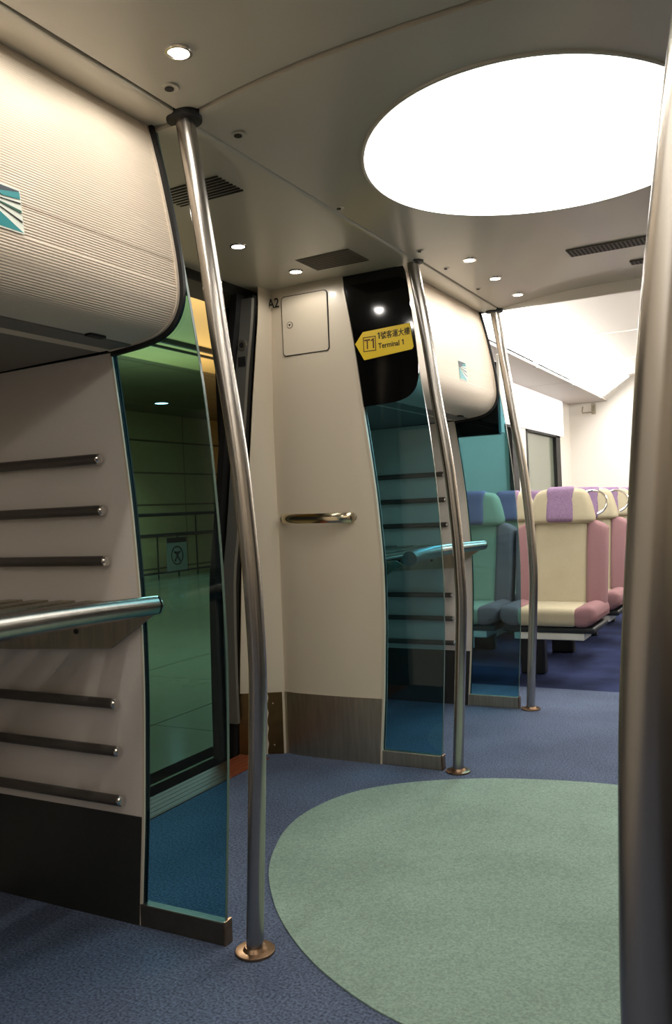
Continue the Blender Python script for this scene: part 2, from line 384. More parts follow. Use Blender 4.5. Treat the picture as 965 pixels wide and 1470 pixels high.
# panel 2 (A2 panel): outer bevelled face + main face
Lt = [(0, -2.255), (.3, -2.252), (.97, -2.246), (1.66, -2.250), (2.29, -2.229)]
Ot = [(0, -2.455), (.33, -2.438), (.911, -2.399), (1.32, -2.337), (1.75, -2.29), (2.26, -2.225), (2.32, -2.22)]
bm = bmnew()
fy = lambda t: .012*(1-t)**2*0 - .010*math.sin(PI*min(1, t*1.0)) + .010*max(0, 1-t*6)
strip(bm, lambda z: lerp(Lt, z), lambda z: Wf(z)-.006, zs, Y2-.010, Y2+.04, nx=20, fy=fy)
wc = struct(mk('wall_center', bm, CREAM, ang=50))
# bevel face to the door pocket
bm = bmnew(); rows = []
for z in zs:
    xo, xi = min(lerp(Ot, z), lerp(Lt, z)-.004), lerp(Lt, z)
    rows.append([bm.verts.new((xo-.012, 3.512, z)), bm.verts.new((xo, 3.500, z)), bm.verts.new((xo*.5+xi*.5, 3.546, z)), bm.verts.new((xi-.003, 3.598, z)),
                 bm.verts.new((xi+.004, 3.64, z)), bm.verts.new((xo-.012, 3.64, z))])
for a, b in zip(rows, rows[1:]):
    for k in range(6): bm.faces.new((a[k], a[(k+1) % 6], b[(k+1) % 6], b[k]))
bm.faces.new(rows[0][::-1]); bm.faces.new(rows[-1])
mk('door_pocket_face', bm, CREAM, wc, ang=50)
# kick plates
zk = frange(0, .305, 4)
mk('kick_plate', strip(bmnew(), lambda z: lerp(Lt, z)-.001, lambda z: Wf(z)-.008, zk, Y2-.013, Y2, nx=20, fy=fy), STEELD, wc, ang=50)
bm = bmnew()
A = []
for z in zk:
    xo, xi = lerp(Ot, z), lerp(Lt, z)
    A.append([bm.verts.new((xo-.003, 3.497, z)), bm.verts.new((xi-.004, 3.594, z)), bm.verts.new((xi-.006, 3.600, z)), bm.verts.new((xo-.005, 3.502, z))])
for a, b in zip(A, A[1:]):
    for k in range(4): bm.faces.new((a[k], a[(k+1) % 4], b[(k+1) % 4], b[k]))
bm.faces.new(A[0][::-1]); bm.faces.new(A[-1])
kp = mk('kick_plate', bm, BRONZE, wc, smooth=False)
kp['label'] = 'bronze toned kick plate'
for z in (.045, .25): mk('screw', cyl(bmnew(), (-2.30, 3.572, z), (-.4, -1, 0), .005, .006, 10), CHROME, kp)
mk('edge_trim', strip(bmnew(), lambda z: Wf(z)-.0065, lambda z: Wf(z)+.002, zs, Y2-.014, Y2-.001), CREAM, wc)
mk('edge_seal', strip(bmnew(), lambda z: Wf(z)-.0055, lambda z: Wf(z)+.003, zs, Y2+.0105, Y2+.016), BLACKM, wc)
mk('edge_seal', strip(bmnew(), lambda z: Wf(z)-.0055, lambda z: Wf(z)+.0018, zs, Y2-.0005, Y2+.010), BLACKM, wc)
# hatch
def rrect(x0, x1, z0, z1, r, n=5):
    out = []
    for cx_, cz, a0 in ((x1-r, z1-r, 0), (x0+r, z1-r, PI/2), (x0+r, z0+r, PI), (x1-r, z0+r, 3*PI/2)):
        out += [(cx_+r*math.cos(a0+PI/2*k/n), cz+r*math.sin(a0+PI/2*k/n)) for k in range(n+1)]
    return out
HY = Y2-.0215
hx0, hx1, hz0, hz1 = -2.158, -1.910, 1.953, 2.236
gk = mk('hatch_outline', prism(bmnew(), rrect(hx0-.004, hx1+.004, hz0-.004, hz1+.004, .018), 'Y', HY-.0006, HY+.012), INK, wc, smooth=False)
hh = mk('access_hatch', prism(bmnew(), rrect(hx0, hx1, hz0, hz1, .015), 'Y', HY-.002, HY+.010), CREAM, wc, smooth=False)
bm = bmnew(); cyl(bm, (-2.117, HY-.0025, 2.098), (0, 1, 0), .0165, .002, 24)
mk('lock', bm, INK, hh)
bm = bmnew(); cyl(bm, (-2.117, HY-.003, 2.098), (0, 1, 0), .0138, .003, 24)
lk = mk('lock', bm, CREAM, hh)
bm = bmnew(); cyl(bm, (-2.117, HY-.0042, 2.098), (0, 1, 0), .0078, .004, 3)
mk('lock', bm, INK, hh)
mk('lettering', text_bm('A2', .066, (-2.243, Y2-.018, 2.196), width=.066, bold=.0009), INK, wc, smooth=False)

# glass screens
def screen(y, label, ztop=2.29):
    t = thing('glass_screen', label, 'glass screen', ((Wf(0)+Gf(0))/2, y+.005, 0), 'tinted glass screens')
    zg = frange(.062, ztop, 34)
    mk('glass_pane', strip(bmnew(), lambda z: Wf(z)+.002, lambda z: Gf(z), zg, y, y+.010), GLASS, t, ang=50)
    mk('glass_edge', strip(bmnew(), lambda z: Gf(z), lambda z: Gf(z)+.0015, zg, y, y+.010), GEDGE, t, ang=50)
    mk('base_channel', box(bmnew(), Wf(0)-.002, Gf(0)+.003, y-.010, y+.022, 0, .064, .002, 1), STEELD if y > 3 else KICKM, t, smooth=False)
    mk('end_cap', box(bmnew(), Gf(0)+.003, Gf(0)+.010, y-.012, y+.024, 0, .068, .001, 1), BRASSY, t, smooth=False)
    return t
KICKM = mat('dark_channel_metal', (90, 84, 76), rough=.42, metal=.7, noise=.1, scale=30)
screen(Y1, 'tall teal tinted glass screen beside the near luggage wall, with the platform seen through it')
screen(Y2, 'tall teal tinted glass screen joined to the right edge of the A2 panel')
screen(Y3, 'tall teal tinted glass screen at the saloon entrance with seats seen through it')

# ------------------------------------------------------------------ rails on luggage walls
RZ = [(1.376, 'topmost'), (1.224, 'second from the top'), (1.075, 'third from the top, just above the shelf'), (.655, 'first below the shelf'), (.515, 'second below the shelf'), (.370, 'lowest, just above the dark kick plate')]
XE = [-1.792, -1.788, -1.783, -1.772, -1.769, -1.767]
for (y, word) in ((Y1, 'near'), (Y3, 'far')):
    for (z, place), xe in zip(RZ, XE):
        if y == Y3: xe -= .028
        t = thing('bumper_rail', 'dark round rail on the %s luggage wall, %s' % (word, place), 'rail', (-2.03, y-.03, z), 'luggage rails on the %s wall' % word)
        mk('rail_body', tube(bmnew(), [(-2.298, y-.030, z), (xe-.005, y-.030, z)], .0152, 16), RUBBER, t)
        mk('end_cap', tube(bmnew(), [(xe-.006, y-.030, z), (xe-.002, y-.030, z)], .0138, 16, round_end=False) if 0 else tube(bmnew(), [(xe-.005, y-.030, z), (xe, y-.030, z), (xe+.004, y-.030, z), (xe+.006, y-.030, z)], [.0160, .0160, .0125, .004], 16), CHROME, t)
        for xm in (-2.22, -1.90): mk('standoff', cyl(bmnew(), (xm, y-.017, z), (0, 1, 0), .006, .025, 10), STEELD, t)

# ------------------------------------------------------------------ luggage shelves
def shelf(ya, yb, label):
    t = thing('luggage_shelf', label, 'shelf', (-1.95, (ya+yb)/2, .90), 'luggage shelves')
    xf = lambda y: -1.570-.085*min(1, max(0, (yb-y)/(yb-ya)))*0-.105*math.sin(PI*(yb-y)/(yb-ya))**.8
    ys = frange(ya+.03, yb-.045, 20)
    pts = [(xf(y)+.0, y, .950) for y in ys]
    mk('front_tube', tube(bmnew(), pts, [.0265+.0085*min(1, (yb-.045-q[1])/.5) for q in pts], 20), STEEL, t)
    mk('tube_end_cap', tube(bmnew(), [Vector(pts[-1]), Vector(pts[-1])+Vector((0, .004, 0)), Vector(pts[-1])+Vector((0, .009, 0))], [.0268, .0268, .021], 20), CHROME, t)
    # slats running along the train, gaps between
    x = -1.70
    k = 0
    while x > -2.27:
        mk('slat', box(bmnew(), x-.068, x, ya+.012, yb-.011, .944, .956, .003, 1), STEELD, t, smooth=False); x -= .112; k += 1
    # sloping end brackets (with bolt holes) and cross bearers
    for yy, s in ((yb-.010, -1), (ya+.010, 1)):
        poly = [(-2.295, .942), (-1.640, .942), (-1.612, .925), (-1.792, .815), (-2.215, .797), (-2.295, .797)]
        b = mk('end_bracket', prism(bmnew(), poly, 'Y', yy-.003, yy+.003), STEELD, t, smooth=False)
        for xx in (-2.14, -2.03, -1.925): mk('bolt', cyl(bmnew(), (xx, yy+s*.005, .862), (0, 1, 0), .008, .006, 12), KICK, b)
    for yy in (ya+.35, ya+.80): mk('cross_bearer', box(bmnew(), -2.295, -1.67, yy-.012, yy+.012, .925, .9435), STEELD, t, smooth=False)
    return t
shelf(.72, Y1-.006, 'stainless steel luggage shelf with a thick front tube, on the near luggage wall')
shelf(Y2+.045, Y3-.006, 'stainless steel luggage shelf seen through the middle glass screen, ending by the far wall')

# ------------------------------------------------------------------ overhead luggage bins with ribbed shutters
def arc_resample(pts, step):
    out = [Vector(pts[0])]; L = 0
    P_ = [Vector(q) for q in pts]; seglen = [(b-a).length for a, b in zip(P_, P_[1:])]; T = sum(seglen); n = int(T/step)
    res = []
    for i in range(n+1):
        s = T*i/n; j = 0
        while j < len(seglen)-1 and s > seglen[j]: s -= seglen[j]; j += 1
        res.append(P_[j].lerp(P_[j+1], min(1, s/seglen[j])))
    return res
def bin_(ya, yb, label, black_near=False, logo_y=None):
    t = thing('luggage_bin', label, 'luggage bin', (-1.9, (ya+yb)/2, 1.68), 'overhead luggage bins')
    prof = chaik_open([Vector(q) for q in BIN], 2)
    res = arc_resample(prof, .0017)
    # keep ribs on the face only
    bm = bmnew(); A, B = [], []
    n = len(res)
    for i, q in enumerate(res):
        tg = (res[min(i+1, n-1)]-res[max(0, i-1)]).normalized(); nm = Vector((-tg.y, tg.x))
        if nm.x < 0 and i < n*.5: nm = -nm
        if i >= n*.5 and nm.y > 0: nm = -nm
        ph = (i % 4); amp = ((.0, .0011, .0014, .0004) if ya < 2 else (0, .0004, .0005, .0001))[ph] if 6 < i < n-40 else .0008
        q2 = q+nm*amp
        A.append(bm.verts.new((q2.x, ya+.022, q2.y))); B.append(bm.verts.new((q2.x, yb-.020, q2.y)))
    for i in range(n-1): bm.faces.new((A[i], A[i+1], B[i+1], B[i]))
    # close the back as a solid box
    for S in ((A, ya+.022), (B, yb-.020)):
        pass
    bk = [bm.verts.new((-2.295, y, z)) for y, z in ((ya+.022, 1.682), (yb-.02, 1.682), (yb-.02, 2.295), (ya+.022, 2.295))]
    bm.faces.new((A[-1], bk[0], bk[1], B[-1])); bm.faces.new((bk[0], bk[3], bk[2], bk[1])); bm.faces.new((A[0], B[0], bk[2], bk[3]))
    mk('shutter', bm, SHUTTER, t, smooth=False)
    xw = -2.36 if ya < 2 else -2.298
    # flat underside pan
    mk('underside', prism(bmnew(), [(-1.66, 1.6975), (xw, 1.678), (xw, 1.674), (-1.66, 1.693)], 'Y', ya+.022, yb-.02), SHADEPAN, t, smooth=False)
    def ring(o1, o2, y0_, y1_, m, name):
        outer = [Vector(q) for q in prof]
        bm = bmnew(); n = len(outer); rows = []
        for i, q in enumerate(outer):
            tg = (outer[min(i+1, n-1)]-outer[max(0, i-1)]).normalized(); nm = Vector((tg.y, -tg.x)); 
            if nm.dot(q-Vector((-1.9, 2.0))) < 0: nm = -nm
            a, b = q+nm*o1, q+nm*o2
            rows.append([bm.verts.new((a.x, y0_, a.y)), bm.verts.new((b.x, y0_, b.y)), bm.verts.new((b.x, y1_, b.y)), bm.verts.new((a.x, y1_, a.y))])
        for a, b in zip(rows, rows[1:]):
            for k in range(4): bm.faces.new((a[k], a[(k+1) % 4], b[(k+1) % 4], b[k]))
        bm.faces.new(rows[0][::-1]); bm.faces.new(rows[-1])
        return mk(name, bm, m, t, ang=60)
    ring(-.006, .004, yb-.024, yb-.014, SHUTTER, 'edge_strip'); ring(-.02, .017, yb-.014, yb-.002, BLACKM, 'rubber_gasket')
    ring(-.006, .004, ya+.014, ya+.024, SHUTTER, 'edge_strip')
    def endpanel(y0_, y1_, grow):
        outer = [Vector(q) for q in prof]; pts = []
        for i, q in enumerate(outer):
            tg = (outer[min(i+1, len(outer)-1)]-outer[max(0, i-1)]).normalized(); nm = Vector((tg.y, -tg.x))
            if nm.dot(q-Vector((-1.9, 2.0))) < 0: nm = -nm
            pts.append(tuple(q+nm*grow))
        pts[0] = (pts[0][0], 2.294)
        return pts
    ep = endpanel(0, 0, .006)
    xl = -2.29
    mk('end_panel', prism(bmnew(), ep+[(xl, 1.675), (xl, 2.294)], 'Y', yb-.019, yb-.012) if 0 else prism(bmnew(), ep+[(xl, 1.675), (xl, 2.294)], 'Y', ya+.012, ya+.016), BLACK, t, smooth=False)
    mk('end_panel', prism(bmnew(), ep+[(xl, 1.675), (xl, 2.294)], 'Y', yb-.0125, yb-.0065), BLACK, t, smooth=False)
    # latch slot
    mk('latch', box(bmnew(), -1.662, -1.640, yb-.205, yb-.145, 1.692, 1.6985), BLACKM, t, smooth=False)
    # logo (unit square a: along the train, b: up)
    if logo_y is not None:
        S = .112
        def pt(a, b):
            z = 1.842+b*.094
            x = lerp(sorted([(q.y, q.x) for q in prof]), z)
            return Vector((x+.0028, logo_y-S+a*S, z))
        def patch(name, poly, m, e=0):
            bm = bmnew(); bm.faces.new([bm.verts.new(pt(a, b)+Vector((.0003*e, 0, 0))) for a, b in poly])
            r = bmesh.ops.extrude_face_region(bm, geom=list(bm.faces)); 
            for v in [g for g in r['geom'] if isinstance(g, bmesh.types.BMVert)]: v.co.x -= .0012
            return mk(name, bm, m, par, smooth=False)
        par = t
        base = patch('logo', [(-.03, 1.03), (1.03, 1.03), (1.03, -.04), (-.03, -.04)], WHITE, 0); par = base
        patch('logo_field', [(0, 1), (1, 1), (1, .88), (0, .62)], NAVYINK, 1)
        patch('logo_field', [(.45, .84), (1, .97), (1, .80), (.55, .75)], TEAL, 2)
        patch('logo_field', [(0, .60), (0, 0), (1, 0), (.05, .60)], TEAL, 1)
        patch('logo_ray', [(.05, .66), (1, .68), (1, .71)], INK, 1)
        patch('logo_ray', [(.05, .65), (1, .45), (1, .52)], mat_green, 1)
        patch('logo_ray', [(.05, .63), (1, .23), (1, .265)], INK, 1)
    return t
mat_green = mat('logo_dark_green', (40, 92, 76), rough=.4)
SHADEPAN = mat('bin_underside_shaded', (120, 116, 110), rough=.5)  # unlit look of the bin underside put into the grey
def chaik_open(p_, n):
    for _ in range(n):
        q = [p_[0]]
        for a, b in zip(p_, p_[1:]): q += [a*.75+b*.25, a*.25+b*.75]
        p_ = q+[p_[-1]]
    return p_
bin_(Y0, Y1+.0, 'large overhead luggage bin with a fine ribbed shutter, above the near luggage wall', logo_y=1.372)
bin_(Y2+.012, Y3, 'smaller looking overhead luggage bin behind the middle poles, its black end holding the yellow sign', logo_y=4.335)

# yellow terminal sign on a black panel in front of the middle screen's top
bp = thing('sign_panel', 'black glossy panel covering the top of the middle glass screen', 'panel', (-1.65, Y2-.006, 1.67))
pz = chaik_open([Vector(q) for q in ((-1.520, 2.288), (-1.507, 2.26), (-1.486, 2.067), (-1.468, 1.90), (-1.462, 1.80), (-1.475, 1.74), (-1.505, 1.703), (-1.545, 1.683), (-1.60, 1.673), (-1.745, 1.668))], 2)
poly = [tuple(q) for q in pz]+[(Wf(z)+.003, z) for z in frange(1.668, 2.288, 8)]
mk('panel_face', prism(bmnew(), poly, 'Y', Y2-.007, Y2-.001), BLACK, bp, smooth=False)
ts = thing('terminal_sign', 'yellow arrow sign pointing left with black Terminal 1 lettering, on the black panel', 'sign', (-1.62, Y2-.010, 1.88))
SY = Y2-.0078
# the sign runs level; corners measured on the panel
mk('sign_plate', prism(bmnew(), [(-1.775, 1.963), (-1.733, 2.014), (-1.497, 2.025), (-1.482, 1.915), (-1.490, 1.905), (-1.732, 1.883)], 'Y', SY-.003, SY), YELLOW, ts, smooth=False)
TY = SY-.0034
rt = math.radians(1.5)
bm = bmnew()
def frame(bm, x0, x1, z0, z1, wd):
    for a in ((x0, x1, z0, z0+wd), (x0, x1, z1-wd, z1), (x0, x0+wd, z0, z1), (x1-wd, x1, z0, z1)): box(bm, a[0], a[1], TY-.0006, TY+.0003, a[2], a[3])
frame(bm, -1.733, -1.668, 1.921, 1.989, .0035)
mk('t1_frame', bm, INKR, ts, smooth=False)
mk('t1_lettering', text_bm('T', .064, (-1.727, TY, 1.933), width=.030, bold=.0004), INKR, ts, smooth=False)
mk('t1_lettering', one_bm(.046, (-1.684, TY, 1.933)), INKR, ts, smooth=False)
mk('chinese_lettering', one_bm(.030, (-1.652, TY, 1.972), .0006, rt), INK, ts, smooth=False)
mk('chinese_lettering', text_bm('號客運大樓', .036, (-1.642, TY, 1.9725), width=.146, rot=rt, bold=.0003), INK, ts, smooth=False)
mk('english_lettering', text_bm('Terminal', .034, (-1.656, TY, 1.928), width=.106, rot=rt, bold=.0005), INK, ts, smooth=False)
mk('english_lettering', one_bm(.024, (-1.533, TY, 1.9312), .0006, rt), INK, ts, smooth=False)

# ------------------------------------------------------------------ poles
def pole(tab, y, label, rb=.0238, rt_=.0272, dx=0, mirror=False, tilt=0):
    f = lambda z: (2*CX-smoothtab(Qt, z, .09) if mirror else smoothtab(Qt, z, .09))+dx+tilt*(z-1.1)
    t = thing('grab_pole', label, 'grab pole', (f(0), y, 0), 'curved stainless steel floor to ceiling grab poles')
    zz = frange(0.004, 2.335, 60)
    mk('pole_tube', tube(bmnew(), [(f(z), y, z) for z in zz], [rb+(rt_-rb)*z/2.3 for z in zz], 32), STEEL, t, ang=80)
    bm = bmnew(); cyl(bm, (f(0), y, .004), (0, 0, 1), .055, .008, 36, bev=.002); mk('floor_flange', bm, BRASSY, t)
    bm = bmnew(); cyl(bm, (f(0), y, .012), (0, 0, 1), .034, .010, 28, r2=.027); mk('flange_collar', bm, BRASSY, t)
    bm = bmnew(); cyl(bm, (f(2.31), y, 2.306), (0, 0, 1), .050, .026, 36, bev=.003); mk('ceiling_collar', bm, BLACKM, t)
    return t
pole(Qt, Y1, 'tall curved steel grab pole in the foreground, beside the near glass screen')
pole(Qt, Y2, 'curved steel grab pole beside the middle glass screen, right of the yellow sign', dx=-.022)
pole(Qt, Y3, 'curved steel grab pole at the saloon entrance, in front of the seats', dx=-.027)
pole(Qt, Y0, 'very close steel grab pole filling the right edge of the photo', dx=-.0075+(-.098-(2*CX+1.287)), mirror=True, rb=.027, rt_=.027, tilt=.012)

# ------------------------------------------------------------------ grab handle on the A2 panel
t = thing('curved_handlebar', 'short curved metal grab handle on the cream A2 panel', 'handle', (-2.01, Y2-.03, 1.13))
hx0, hx1 = -2.208, -1.815
def hbar(x): 
    u = (x-hx0)/(hx1-hx0); return Y2-.024-.055*math.sin(PI*u)**.6
bm = bmnew(); n = 30; rows = []
for i in range(n+1):
    x = hx0+(hx1-hx0)*i/n; y = hbar(x); zc = 1.160-.006*(i/n)
    c = [(x, y-.008, zc+.015), (x, y-.011, zc), (x, y-.008, zc-.015), (x, y-.002, zc-.023), (x, y+.006, zc-.017), (x, y+.009, zc), (x, y+.006, zc+.017), (x, y-.002, zc+.023)]
    rows.append([bm.verts.new(q) for q in c])
for a, b in zip(rows, rows[1:]):
    for k in range(8): bm.faces.new((a[k], a[(k+1) % 8], b[(k+1) % 8], b[k]))
bm.faces.new(rows[0][::-1]); bm.faces.new(rows[-1])
mk('handle_bar', bm, mat('handle_metal', (205, 190, 160), rough=.16, metal=1), t, ang=70)
for x in (hx0+.006, hx1-.006): mk('handle_mount', cyl(bmnew(), (x, Y2-.018, 1.157), (0, 1, 0), .019, .016, 20, bev=.002), STEELD, t)

# ------------------------------------------------------------------ ceiling fittings
def oval_light():
    t = thing('oval_ceiling_light', 'huge glowing oval light panel in the vestibule ceiling', 'ceiling light', (-.70, 2.82, 2.34))
    rx, ry, cx_, cy_ = .557, .622, -.695, 2.825
    bm = bmnew(); N = 96; rings = []
    c = bm.verts.new((cx_, cy_, vault(cx_)-.017))
    for r in (.33, .66, 1.0):
        rings.append([bm.verts.new((cx_+rx*r*math.cos(2*PI*k/N), cy_+ry*r*math.sin(2*PI*k/N), vault(cx_+rx*r*math.cos(2*PI*k/N))-.017)) for k in range(N)])
    rings.append([bm.verts.new((cx_+rx*math.cos(2*PI*k/N), cy_+ry*math.sin(2*PI*k/N), vault(cx_+rx*math.cos(2*PI*k/N))-.008)) for k in range(N)])
    for k in range(N): bm.faces.new((c, rings[0][k], rings[0][(k+1) % N]))
    for a, b in zip(rings, rings[1:]):
        for k in range(N): bm.faces.new((a[k], a[(k+1) % N], b[(k+1) % N], b[k]))
    mk('diffuser', bm, OVAL, t)
    bm = bmnew(); pts = []
    A = []
    for k in range(N):
        ca, sa = math.cos(2*PI*k/N), math.sin(2*PI*k/N)
        q = []
        for d, dz in ((0, -.017), (.004, -.0185), (.010, -.016), (.012, -.008), (0, -.008)):
            x = cx_+(rx+d)*ca; q.append(bm.verts.new((x, cy_+(ry+d)*sa, vault(x)+dz)))
        A.append(q)
    for k in range(N):
        a, b = A[k], A[(k+1) % N]
        for j in range(5): bm.faces.new((a[j], a[(j+1) % 5], b[(j+1) % 5], b[j]))
    mk('rim', bm, CEIL, t)
oval_light()

def downlight(x, y, z, label, power=DOWN_W, group='small round downlights'):
    t = thing('downlight', label, 'downlight', (x, y, z), group)
    bm = bmnew(); N = 28; A = []
    for k in range(N):
        c, s = math.cos(2*PI*k/N), math.sin(2*PI*k/N)
        A.append([bm.verts.new((x+c*r, y+s*r, z+dz)) for r, dz in ((.026, .004), (.027, -.003), (.034, -.003), (.036, .002), (.036, .006))])
    for k in range(N):
        a, b = A[k], A[(k+1) % N]
        for j in range(5): bm.faces.new((a[j], a[(j+1) % 5], b[(j+1) % 5], b[j]))
    mk('bezel', bm, CHROME, t)
    mk('lens', cyl(bmnew(), (x, y, z-.0005), (0, 0, 1), .026, .003, 24), DOWN, t)
    if power:
        l = add_light('lamp', 'SPOT', (0, 0, -.006), power, (1, .95, .87), spot_size=math.radians(174), spot_blend=.35, shadow_soft_size=.02)
        l.parent = t
for y, w_ in ((1.70, 'near the top of the foreground pole'), (1.30, 'at the top left edge of the photo'), (.90, 'nearest the camera above the near bin')):
    downlight(-1.285, y, vault(-1.285)-.001, 'lit downlight by the near luggage bin, '+w_)
for y, w_ in ((2.46, 'hidden behind the foreground pole'), (2.93, 'left one of the two between the vents'), (3.392, 'right one, beside the far vent')):
    downlight(-1.956, y, 2.2862, 'lit downlight over the doorway, '+w_, power=DOWN_W*.5)
for y, w_ in ((3.854, 'the first and largest beyond the middle pole'), (4.25, 'the middle one of three'), (4.662, 'the last before the bright saloon')):
    downlight(-1.288, y, vault(-1.288)-.001, 'lit downlight by the far luggage bin, '+w_)

for y in (1.70, 1.30, .90):
    downlight(2*CX+1.285, y, vault(-1.285)-.001, 'lit round downlight on the right side of the ceiling, out of the frame')
for y in (2.46, 2.93, 3.392):
    downlight(2*CX+1.956, y, 2.2862, 'lit round downlight over the right doorway, out of the frame', power=DOWN_W*.5)
for y in (3.854, 4.25, 4.662):
    downlight(2*CX+1.288, y, vault(-1.288)-.001, 'lit round downlight on the right of the far ceiling, out of the frame')

def sensor(x, y, z, label, r=.012, r2=.024):
    t = thing('ceiling_fitting', label, 'ceiling fitting', (x, y, z), 'small round ceiling fittings')
    mk('plate', cyl(bmnew(), (x, y, z), (0, 0, 1), r2, .003, 20), CEIL, t)
    mk('nozzle', cyl(bmnew(), (x, y, z-.002), (0, 0, 1), r, .005, 14), DARKH, t)
sensor(-1.395, 1.80, vault(-1.395), 'small dark round ceiling fitting just under the nearest lit downlight')
sensor(-1.392, 2.11, vault(-1.392)-.011, 'small dark round ceiling fitting right of the foreground pole')
sensor(-1.427, 2.81, vault(-1.42)-.011, 'tiny pale round ceiling fitting on the ridge left of the oval light', .008, .018)
sensor(-1.392, 3.50, vault(-1.392)-.011, 'small dark ceiling fitting above the middle pole', .008, .016)
sensor(-1.406, 3.86, vault(-1.406), 'small dark ceiling fitting left of the first far downlight', .008, .018)
sensor(-1.405, 4.33, vault(-1.405), 'small dark ceiling fitting left of the second far downlight', .009, .016)

def vent(x0, x1, y0, y1, z, label, n, slots=True, along='X'):
    t = thing('air_vent', label, 'vent', ((x0+x1)/2, (y0+y1)/2, z), 'slotted air vents in the ceiling')
    if not slots:
        mk('vent_plate', box(bmnew(), x0, x1, y0, y1, z-.002, z+.004), VENTM, t, smooth=False)
        for i in range(n):
            y = y0+(y1-y0)*(i+.5)/n; mk('slot', box(bmnew(), x0+.005, x1-.005, y-.003, y+.003, z-.003, z), DARKH, t, smooth=False)
    elif along == 'X':
        for i in range(n):
            y = y0+(y1-y0)*(i+.5)/n; mk('slot', box(bmnew(), x0, x1, y-.0038, y+.0038, z-.001, z+.004), DARKH, t, smooth=False)
    else:
        mk('vent_plate', box(bmnew(), x0, x1, y0, y1, z-.002, z+.004), VENTM, t, smooth=False)
        for i in range(n):
            x = x0+(x1-x0)*(i+.5)/n; mk('slot', box(bmnew(), x-.0045, x+.0045, y0+.008, y1-.008, z-.003, z), DARKH, t, smooth=False)
vent(-1.865, -1.60, 2.285, 2.450, 2.2875, 'slotted air vent in the ceiling behind the top of the foreground pole', 8)
vent(-1.87, -1.61, 3.24, 3.44, 2.2885, 'slotted grey air vent in the ceiling above the A2 panel', 9, slots=False)
vent(-.89, -.40, 4.075, 4.195, 2.357, 'long slotted vent in the ceiling right of the far downlights', 26, along='Y')
vent(-.665, -.40, 4.46, 4.53, 2.357, 'short narrow vent behind the long slotted vent', 14, along='Y')

# ------------------------------------------------------------------ doorway
DX = -2.30
struct(mk('trim_2', box(bmnew(), -2.50, DX-.0, Y1+.02, 3.66, 2.238, 2.45, .004, 1), BLACKM, smooth=False))       # header
# far jamb, black, follows the body curve; grey door leaf
Jt = [(0, -2.545), (.3, -2.540), (.88, -2.525), (1.0, -2.505), (1.33, -2.458), (1.73, -2.406), (2.24, -2.32)]
LL = [(.15, -2.484), (.31, -2.484), (.6, -2.481), (.91, -2.470), (1.1, -2.436), (1.52, -2.385), (1.9, -2.341), (2.02, -2.318), (2.23, -2.290)]
zj = frange(0, 2.24, 24)
struct(mk('trim_3', strip(bmnew(), lambda z: smoothtab(Jt, z, .1), lambda z: lerp(Ot, z)-.012, zj, 3.462, 3.50), BLACKM))
struct(mk('trim_3', strip(bmnew(), lambda z: smoothtab(Jt, z, .1), lambda z: smoothtab(Jt, z, .1)+.035, zj, 3.40, 3.462), BLACKM))
t = thing('door_leaf', 'grey edge of the open sliding train door beside the A2 panel', 'door', (-2.45, 3.8, .16))
zl = frange(.17, 2.22, 24)
mk('leaf_panel', strip(bmnew(), lambda z: smoothtab(LL, z, .1), lambda z: smoothtab(LL, z, .1)+.062, zl, 3.440, 3.462), GREYM, t)
mk('leaf_lock', cyl(bmnew(), (-2.296, 3.437, 2.00), (0, 1, 0), .024, .008, 22), STEELD, t)
mk('keyhole', cyl(bmnew(), (-2.296, 3.432, 2.00), (0, 1, 0), .013, .006, 22), BLACKM, t)
mk('latch_plate', box(bmnew(), -2.322, -2.282, 3.434, 3.440, 1.90, 1.945), BLACKM, t, smooth=False)
# near jamb behind the glass (hidden mostly)
struct(mk('trim_4', strip(bmnew(), lambda z: smoothtab(Jt, z, .1), lambda z: -2.30, zj, Y1+.03, Y1+.07), BLACKM))
# sill
t = thing('door_sill', 'orange brown ribbed door threshold strip between carpet and platform', 'sill', (-2.37, 2.73, 0))
mk('sill_plate', box(bmnew(), -2.455, -2.285, Y1+.07, 3.50, -.03, .004), SILL, t, smooth=False)
for i in range(5): mk('rib', box(bmnew(), -2.44+i*.034, -2.428+i*.034, Y1+.07, 3.49, .004, .0052), SILLD if 0 else SILL, t, smooth=False)
struct(mk('trim_5', box(bmnew(), -2.60, -2.455, .5, 6, -.25, -.02), GAPM, smooth=False))

# ------------------------------------------------------------------ platform hall
PX = -11.8
struct(mk('floor_platform', box(bmnew(), PX-.2, -2.60, -1.0, 26, -.25, -.02), PFLOOR, smooth=False))
struct(mk('trim_6', box(bmnew(), -2.72, -2.62, -1, 26, -.02, -.016), GAPM, smooth=False))
struct(mk('wall_platform', box(bmnew(), PX-.2, PX, -1.0, 26, -.25, 3.6), PWALL, smooth=False))
struct(mk('wall_platform', box(bmnew(), PX-.2, -2.6, 26, 26.2, -.25, 3.6), PWALL, smooth=False))
struct(mk('ceiling_platform', box(bmnew(), PX-.2, -7.80, -1.0, 26, 3.36, 3.5), PCEIL, smooth=False))
bm = bmnew(); prism(bm, [(-7.80, 3.50), (-7.80, 3.36), (-7.06, 3.36), (-7.06, 3.38), (-6.86, 3.38), (-6.86, 3.50)], 'Y', -1, 26)
struct(mk('trim_7', bm, PSOFF, smooth=False))
bm = bmnew(); prism(bm, [(-7.075, 3.35), (-7.045, 3.35), (-7.045, 3.39), (-7.075, 3.39)], 'Y', -1, 26); prism(bm, [(-6.88, 3.36), (-6.83, 3.36), (-6.83, 3.42), (-6.88, 3.42)], 'Y', -1, 26)
struct(mk('trim_8', bm, DARKH, smooth=False))
struct(mk('ceiling_platform', box(bmnew(), -6.83, -2.6, -1.0, 26, 3.42, 3.55), PSOFF, smooth=False))
